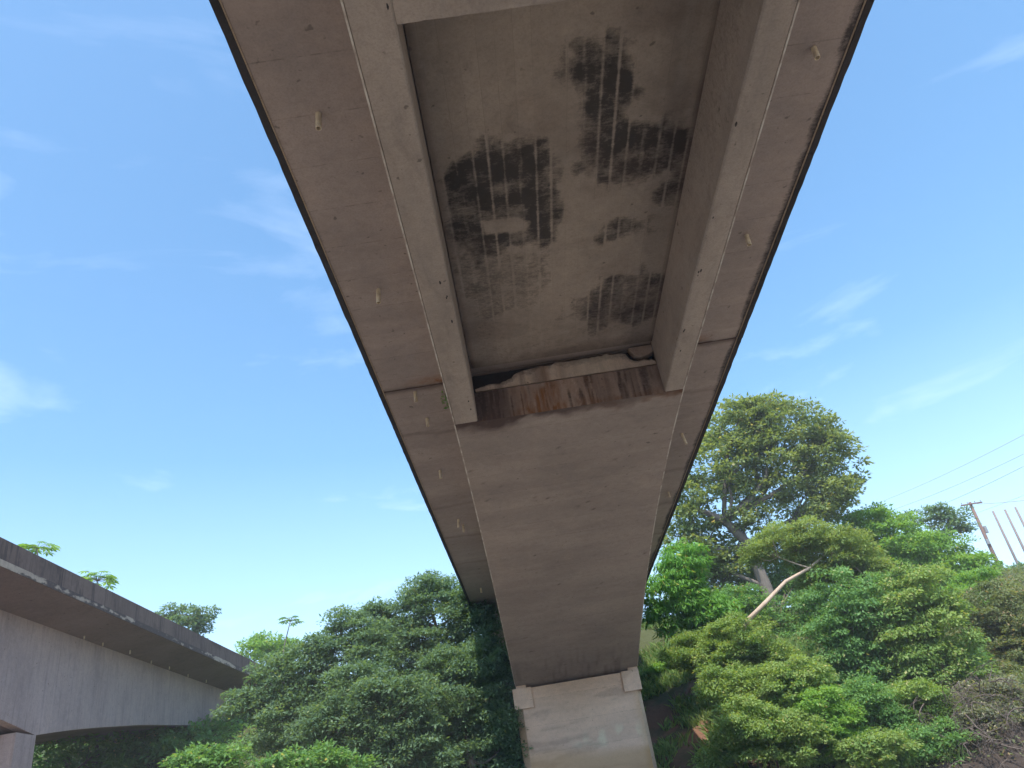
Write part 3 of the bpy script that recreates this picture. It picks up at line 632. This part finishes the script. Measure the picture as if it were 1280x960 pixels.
for i, (lb, Y, mt, lab) in enumerate([
    ([(862,815,34,20),(895,805,30,20)], 45, 'lime', 'pale green bush at the top of the grass slope beside the pier'),
    ([(925,800,42,28),(955,828,38,26),(900,825,30,20)], 43, 'lime', 'bright bush below the pale leaning trunk'),
    ([(905,858,36,24),(940,870,38,28)], 40, 'lime', 'bright lime bush in the middle of the right bank'),
    ([(975,868,40,34),(1008,850,30,26)], 38.5, 'lime', 'bright leafy bush around the foot of the thick trunk'),
    ([(955,920,40,30),(995,925,38,32),(930,900,28,24)], 36.5, 'lime', 'bright bush low on the bank near the water, left of the bare twigs'),
    ([(1030,895,38,32),(1050,930,34,26)], 37, 'bright', 'rounded green bush low in the middle of the right bank'),
    ([(918,918,24,18),(905,950,30,16)], 38.5, 'lime', 'small bush at the edge of the grass slope near the pier foot'),
    ([(1080,880,36,28),(1105,905,34,26)], 38, 'mid', 'mid green bush under the vine hung tree'),
    ([(1145,880,36,28),(1172,900,32,26)], 38, 'yellow', 'yellowish bush beneath the yellow tinged tree'),
    ([(1105,940,38,20),(1075,945,30,18)], 36, 'lime', 'light green low bush at the bottom among the bare twigs'),
    ([(1225,880,34,26),(1205,900,28,20)], 38.5, 'drab', 'grey green scrub bush left of the exposed roots'),
    ([(1262,880,34,28),(1290,905,30,30)], 38, 'drab', 'drab bush at the right edge above the exposed roots'),
    ([(825,838,18,9),(850,834,20,10)], 52, 'bright', 'small dark bush on the grass crest right of the pier top')]):
    T('bush', lab, 'bush', lb, Y, mt, 40+i, leaf=(0.13, 0.07), dens=0.8, tr=0.06, clump=0.48, group=lush if i in (1, 2, 3) else None, bark_='twig', limbs=6, fill=1.2)
for i, (lb, Y, mt, lab) in enumerate([
    ([(1245,905,34,28),(1275,925,30,26)], 40, 'drab', 'drab twiggy scrub behind the exposed roots'),
    ([(1205,840,34,30),(1190,870,28,24)], 43, 'mid', 'green shrub between the yellow tinged tree and the drab scrub'),
    ([(1275,845,30,30),(1295,800,26,34)], 42, 'brownish', 'brownish scrub against the right picture edge'),
    ([(1180,930,34,26),(1150,935,32,26),(1125,950,30,18)], 36.8, 'mid', 'dull green low shrub at the bottom left of the root tangle'),
    ([(1225,910,32,20),(1265,905,30,18)], 37, 'drab', 'grey green twiggy shrub just above the root tangle')]):
    T('shrub', lab, 'shrub', lb, Y, mt, 240+i, leaf=(0.14, 0.07), dens=0.75, tr=0.05, clump=0.48, bark_='twig', limbs=10, fill=1.1)
r = np.random.default_rng(310); n = 7500
x = r.uniform(9, 70, n); y = 33.5+32*r.random(n)**1.5; z = ground_h(x, y); ok = (z > -0.9)
cc = np.stack([x, y, z+r.uniform(-.05, .35, n)], 1)[ok]
v, f, t, od = leaves(cc, r.uniform(.35, .75, len(cc)), 22, 0.17, 0.085, 311, 0.2, 0.6)
tag(link('undergrowth', v, f, L['brownish'], attrs={'tint': t, 'odd': od}), 'low leafy undergrowth covering the right hillside between the trees', 'undergrowth', kind='stuff')
r = np.random.default_rng(312); n = 3800
x = r.uniform(-62, -3, n); y = r.uniform(37, 66, n); z = ground_h(x, y); ok = (z > 0.2)
cc = np.stack([x, y, z+r.uniform(-.05, .35, n)], 1)[ok]
v, f, t, od = leaves(cc, r.uniform(.35, .75, len(cc)), 20, 0.18, 0.09, 313, 0.2, 0.6)
tag(link('undergrowth', v, f, L['mid'], attrs={'tint': t, 'odd': od}), 'low leafy undergrowth covering the left bank beneath the trees', 'undergrowth', kind='stuff')
# ---- left side
T('tree', 'leafy tree with the highest top touching the left edge of the big bridge', 'tree',
  [(535,745,36,22),(575,745,26,24),(505,775,38,26),(555,790,44,36),(600,800,30,34),(480,800,28,22),(540,728,16,12),(620,840,20,34),(515,820,44,34),(470,770,24,14),(595,770,22,30),(560,830,40,30)], 43, 'blue', 61, leaf=(0.17, 0.08), dens=0.62, tr=0.25, clump=0.65)
T('tree', 'bluish green spreading tree in front of the far end of the left bridge', 'tree',
  [(425,805,42,22),(385,830,36,24),(450,840,44,32),(350,862,36,24),(400,872,44,30),(320,868,18,10),(460,795,26,16),(430,775,22,12),(350,905,44,34),(395,925,44,30),(340,835,24,14),(300,880,24,16)], 40, 'blue', 62, leaf=(0.17, 0.08), dens=0.62, tr=0.25, clump=0.65)
T('tree', 'dense dark green tree filling the gap directly left of the pale pier', 'tree',
  [(590,865,42,36),(620,890,24,36),(560,840,34,26),(545,890,40,34),(610,930,28,30),(575,930,40,36),(630,930,20,40),(600,830,32,26)], 40.5, 'blue', 63, leaf=(0.17, 0.08), dens=0.62, tr=0.25, clump=0.65, trunk=[(596,990,0),(588,950,-1),(580,900,0)], bark_='bark_grey')
T('tree', 'low wide bluish green tree at the bottom centre left, in front of the others', 'tree',
  [(480,885,46,34),(440,915,40,30),(515,925,40,30),(400,905,34,24),(550,945,30,20),(450,860,40,28),(520,870,40,28),(480,940,44,26)], 37.5, 'blue', 64, leaf=(0.17, 0.08), dens=0.62, tr=0.22, clump=0.6)
front = 'light green shrubs along the bottom left'
T('bush', 'light green shrub under the arch of the left bridge', 'bush', [(250,950,34,14),(285,946,26,12),(225,956,22,10),(260,970,40,20)], 30, 'mid', 65, leaf=(0.16, 0.08), dens=0.6, tr=0.06, clump=0.4, group=front)
T('bush', 'light green shrub at the bottom in front of the bluish trees', 'bush', [(400,950,34,16),(365,955,26,14),(435,958,26,14),(330,962,22,10)], 30, 'mid', 66, leaf=(0.16, 0.08), dens=0.6, tr=0.06, clump=0.4, group=front)
T('tree', 'light green tree rising behind the far end of the left parapet', 'tree', [(335,812,28,18),(318,808,20,12),(350,822,22,18),(362,805,10,8)], 70, 'bright', 67, leaf=(0.26, 0.12), dens=0.5, tr=0.2, clump=0.7)
T('tree', 'flat topped dark tree peeking over the middle of the left parapet', 'tree', [(215,764,20,7),(245,768,24,9),(232,780,26,10),(248,788,12,10),(205,770,10,5)], 58, 'blue', 68, leaf=(0.24, 0.11), dens=0.42, tr=0.2, clump=0.6, flat=0.4, limbs=8)
def cecropia(label, u, v, Y, size, trunk_to, seed, group, nl=11, mat='bright'):
    """thin trunk, whorl of big lobed leaves"""
    r = np.random.default_rng(seed); top = ony(u, v, Y); b = ony(trunk_to[0], trunk_to[1], Y); g = float(ground_h(b[0], b[1])); base = np.array([b[0], b[1], g-0.2])
    root = thing('cecropia_tree', tuple(base), label, 'tree', group)
    mb = MB(); mb.tube([base, b, top*0.5+b*0.5+r.normal(0, .1, 3), top], [0.10, 0.08, 0.05, 0.035], 7)
    lv = []; 
    for k in range(nl):
        az = 2*pi*k/nl+r.uniform(-.3, .3); el = r.uniform(-0.25, 0.7); ln = size*r.uniform(.55, .95)
        e = top+np.array([cos(az)*cos(el), sin(az)*cos(el), sin(el)*0.8])*ln
        mb.tube([top, (top+e)/2+np.array([0, 0, .08*size]), e], [0.018, 0.014, 0.01], 4, False); lv.append((e, az))
    mb.build('trunk', M['bark_grey'], root, True)
    for e, az in lv:
        v, f, t = [], [], []; tv = r.random()
        for q in range(8):
            a = az+2*pi*(q/8)+0.15; l = size*0.46*(0.75+0.35*cos(a-az)); dv = np.array([cos(a), sin(a), -0.25]); s = np.array([-sin(a), cos(a), 0.0])
            i = len(v); v += [e, e+dv*l*0.6+s*l*0.2, e+dv*l+np.array([0, 0, -.1*l]), e+dv*l*0.6-s*l*0.2]; f.append([i, i+1, i+2, i+3])
        link('leaf', v, f, L[mat], root, attrs={'tint': np.full(len(v), tv), 'odd': np.zeros(len(v))})
cg = 'thin cecropia trees behind the left bridge'
cecropia('slender big leaved tree top poking over the left parapet nearest the picture edge', 46, 686, 44, 1.0, (60, 780), 71, cg, 24)
cecropia('big leaved tree top low behind the left parapet, second from the picture edge', 122, 726, 46, 1.1, (135, 800), 72, cg, 26)
cecropia('single thin stemmed umbrella topped tree standing clear against the sky above the left trees', 363, 776, 62, 0.85, (352, 830), 73, cg, 22, 'mid')
for i, (u, v, ru, rv, Y) in enumerate([(85,950,70,34,44),(190,950,80,36,47),(290,940,70,36,50)]):
    T('tree', ['dark tree in deep shade under the left bridge beside its pier', 'dark tree in deep shade under the middle of the left arch', 'dark tree in deep shade under the right end of the left arch'][i], 'tree',
      [(u-30,v,ru*.6,rv),(u+30,v-4,ru*.6,rv)], Y, 'mid', 80+i, leaf=(0.3, 0.14), dens=0.45, tr=0.25, clump=0.9, group='trees in the shade beyond the left arch')
# weed at the deck joint
wd = thing('weed', tuple(onz(557, 488, ZD-0.01)), 'small green weed hanging from the deck joint beside the left girder', 'weed')
p = onz(557, 488, ZD-0.01); cc = np.array([p+np.array([rng.normal(0, .05), rng.normal(0.1, .15), -0.10-0.25*rng.random()]) for _ in range(7)])
v, f, t, od = leaves(cc, np.full(7, 0.13), 14, 0.10, 0.05, 91, 0.6, 0.9)
link('foliage', v, f, L['mid'], wd, attrs={'tint': t, 'odd': od})
mb = MB()
for c in cc: mb.tube([p+np.array([0, 0, .02]), (p+c)/2+np.array([0, 0.02, 0]), c], [0.008, 0.006, 0.004], 4, False)
mb.build('stems', M['bark'], wd)
# exposed roots and bare twigs at the bottom right
def roots(label, cx, cy, span, n, seed, group):
    r = np.random.default_rng(seed); z0 = float(ground_h(cx, cy)); root = thing('root_tangle', (cx, cy, z0), label, 'roots', group); mb = MB()
    def limb(a, d, ln, q, lvl):
        pts = [a]; 
        for k in range(5):
            d = d+r.normal(0, .32, 3); d[2] -= 0.10; d /= np.linalg.norm(d); pts.append(pts[-1]+d*ln/5)
        mb.tube(pts, np.linspace(q, q*.35, 6), 5, False)
        if lvl:
            for k in range(r.integers(2, 5)): limb(pts[r.integers(1, 5)], d+r.normal(0, .7, 3), ln*r.uniform(.35, .7), q*.5, lvl-1)
    for k in range(n):
        x = cx+r.uniform(-span, span); y = cy+r.uniform(-.6, 1.2); z = float(ground_h(x, y))+r.uniform(.1, 1.5)
        limb(np.array([x, y, z]), r.normal(0, 1, 3)*np.array([1, .6, .7])+np.array([0, -.3, -.2]), r.uniform(.8, 2.0), r.uniform(.010, .038), 2)
    mb.build('roots', M['twig'], root, True)['kind'] = 'stuff'
for i, (u, v, Y, sp, n) in enumerate([(1218,950,36.5,1.3,30),(1275,945,36.5,1.4,34),(1250,962,35.2,1.6,30)]):
    p = ony(u, v, Y)
    roots(['thick tangle of exposed roots at the bottom right', 'tangle of exposed roots in the bottom right corner', 'lowest tangle of dark roots along the water edge at the bottom right'][i], p[0], Y, sp, n, 200+i, 'bare roots and twigs along the bank')
# grass on the slope beside the pier
r = np.random.default_rng(300); n = 34000
x = r.uniform(4.2, 17, n); y = r.uniform(36, 63, n); keep = fbm(x, y, 2.2, 301) > 0.44; x, y = x[keep], y[keep]; n = len(x)
z = ground_h(x, y); h = r.uniform(.22, .6, n); az = r.uniform(0, 2*pi, n); w = 0.03
bx, by = np.cos(az)*w, np.sin(az)*w; lx, ly = r.normal(0, .16, n), r.normal(0, .16, n)
v = np.stack([np.stack([x-bx, y-by, z-.03], 1), np.stack([x+bx, y+by, z-.03], 1), np.stack([x+bx*.6+lx*.5, y+by*.6+ly*.5, z+h*.65], 1), np.stack([x+lx*1.3, y+ly*1.3, z+h], 1)], 1)
tag(link('bank_grass', v.reshape(-1, 3), np.arange(n*4).reshape(n, 4), L['lime'], attrs={'tint': np.repeat(r.random(n), 4), 'odd': np.repeat(r.random(n), 4)}), 'tall green grass on the red earth slope right of the pier', 'grass', kind='stuff')

# ------------------------------------------------------------------ poles and wires
def pole(label, top, mid, Y, rad, mat, arms, group=None):
    a = ony(top[0], top[1], Y); b = a.copy(); g = float(ground_h(a[0], a[1])); base = np.array([a[0], a[1], g-0.3])
    root = thing('utility_pole', tuple(base), label, 'utility pole', group); MB().tube([base, (a+base)/2, a], [rad*1.25, rad*1.1, rad*.85], 10).build('post', M[mat], root, True)
    for dz, hl, sk in arms:
        c = a-np.array([0, 0, dz]); MB().box((c[0]-hl, c[1]-rad-.12, c[2]-.06), (c[0]+hl, c[1]-rad-.0, c[2]+.07)).build('crossarm', M['timber'], root)
        for s in (-0.9, -0.35, 0.35, 0.9):
            q = c+np.array([s*hl, -rad-.06, .07]); MB().tube([q, q+np.array([0, 0, .08]), q+np.array([0, 0, .1]), q+np.array([0, 0, .2])], [.02, .02, .055, .03], 8).build('insulator', M['insul'], root)
    return root, a
w1, a1 = pole('dark wooden utility pole with a crossarm, leftmost of the poles on the hill', (1212,628), None, 78, 0.17, 'timber', [(0.25, 1.1, 0)])
rt = w1; c = a1-np.array([0, 0, 3.0])
MB().tube([c+np.array([.3, -.1, -.35]), c+np.array([.3, -.1, .35])], .16, 10).build('transformer', M['steel'], w1)
MB().box((c[0]-.28, c[1]-.32, c[2]-1.5), (c[0]+.02, c[1]-.17, c[2]-1.0)).build('meter_box', M['steel'], w1)
sg = 'slim concrete poles right of the wooden pole'
for lab, tp in (('slim pale concrete pole just right of the wooden pole', (1241,639)), ('slim pale concrete pole, middle one of the three slim poles', (1256,637)), ('slim pale concrete pole closest to the right picture edge', (1269,634))):
    pole(lab, tp, None, 84, 0.13, 'polec', [], sg)
wg = 'overhead wires on the right'
def wire(label, p, q, y0, y1, sag, rad=0.018):
    a = ony(p[0], p[1], y0); b = ony(q[0], q[1], y1); t = np.linspace(0, 1, 24)[:, None]; pts = a*(1-t)+b*t; pts[:, 2] -= 4*sag*(t*(1-t)).ravel()
    root = tag(MB().tube(pts, rad, 5).build('power_wire', M['wire']), label, 'wire', wg)
wire('topmost overhead wire crossing the sky at the right', (1330,516), (1060,642), 52, 90, 0.5)
wire('middle overhead wire of the upper three at the right', (1330,542), (1075,650), 52, 90, 0.5)
wire('lowest overhead wire of the upper three at the right', (1330,556), (1095,660), 52, 90, 0.5)
wire('short wire leading right from the crossarm of the wooden pole', (1330,618), (1222,630), 70, 77.8, 0.15, 0.03)
wire('faint lower wire passing behind the wooden pole', (1330,598), (1130,668), 70, 100, 0.4)
print('leaves', NL[0])
if HAZE:
    m = bpy.data.materials.new('thin_haze'); m.use_nodes = True; m.node_tree.nodes.clear()
    o_ = m.node_tree.nodes.new('ShaderNodeOutputMaterial'); p_ = m.node_tree.nodes.new('ShaderNodeVolumePrincipled')
    p_.inputs['Color'].default_value = (0.92, 0.96, 1, 1); p_.inputs['Density'].default_value = HAZE; m.node_tree.links.new(p_.outputs[0], o_.inputs['Volume'])
    hb = MB().box((-1210, -910, -6.5), (1210, 1810, 45)).build('haze', m); hb['kind'] = 'stuff'
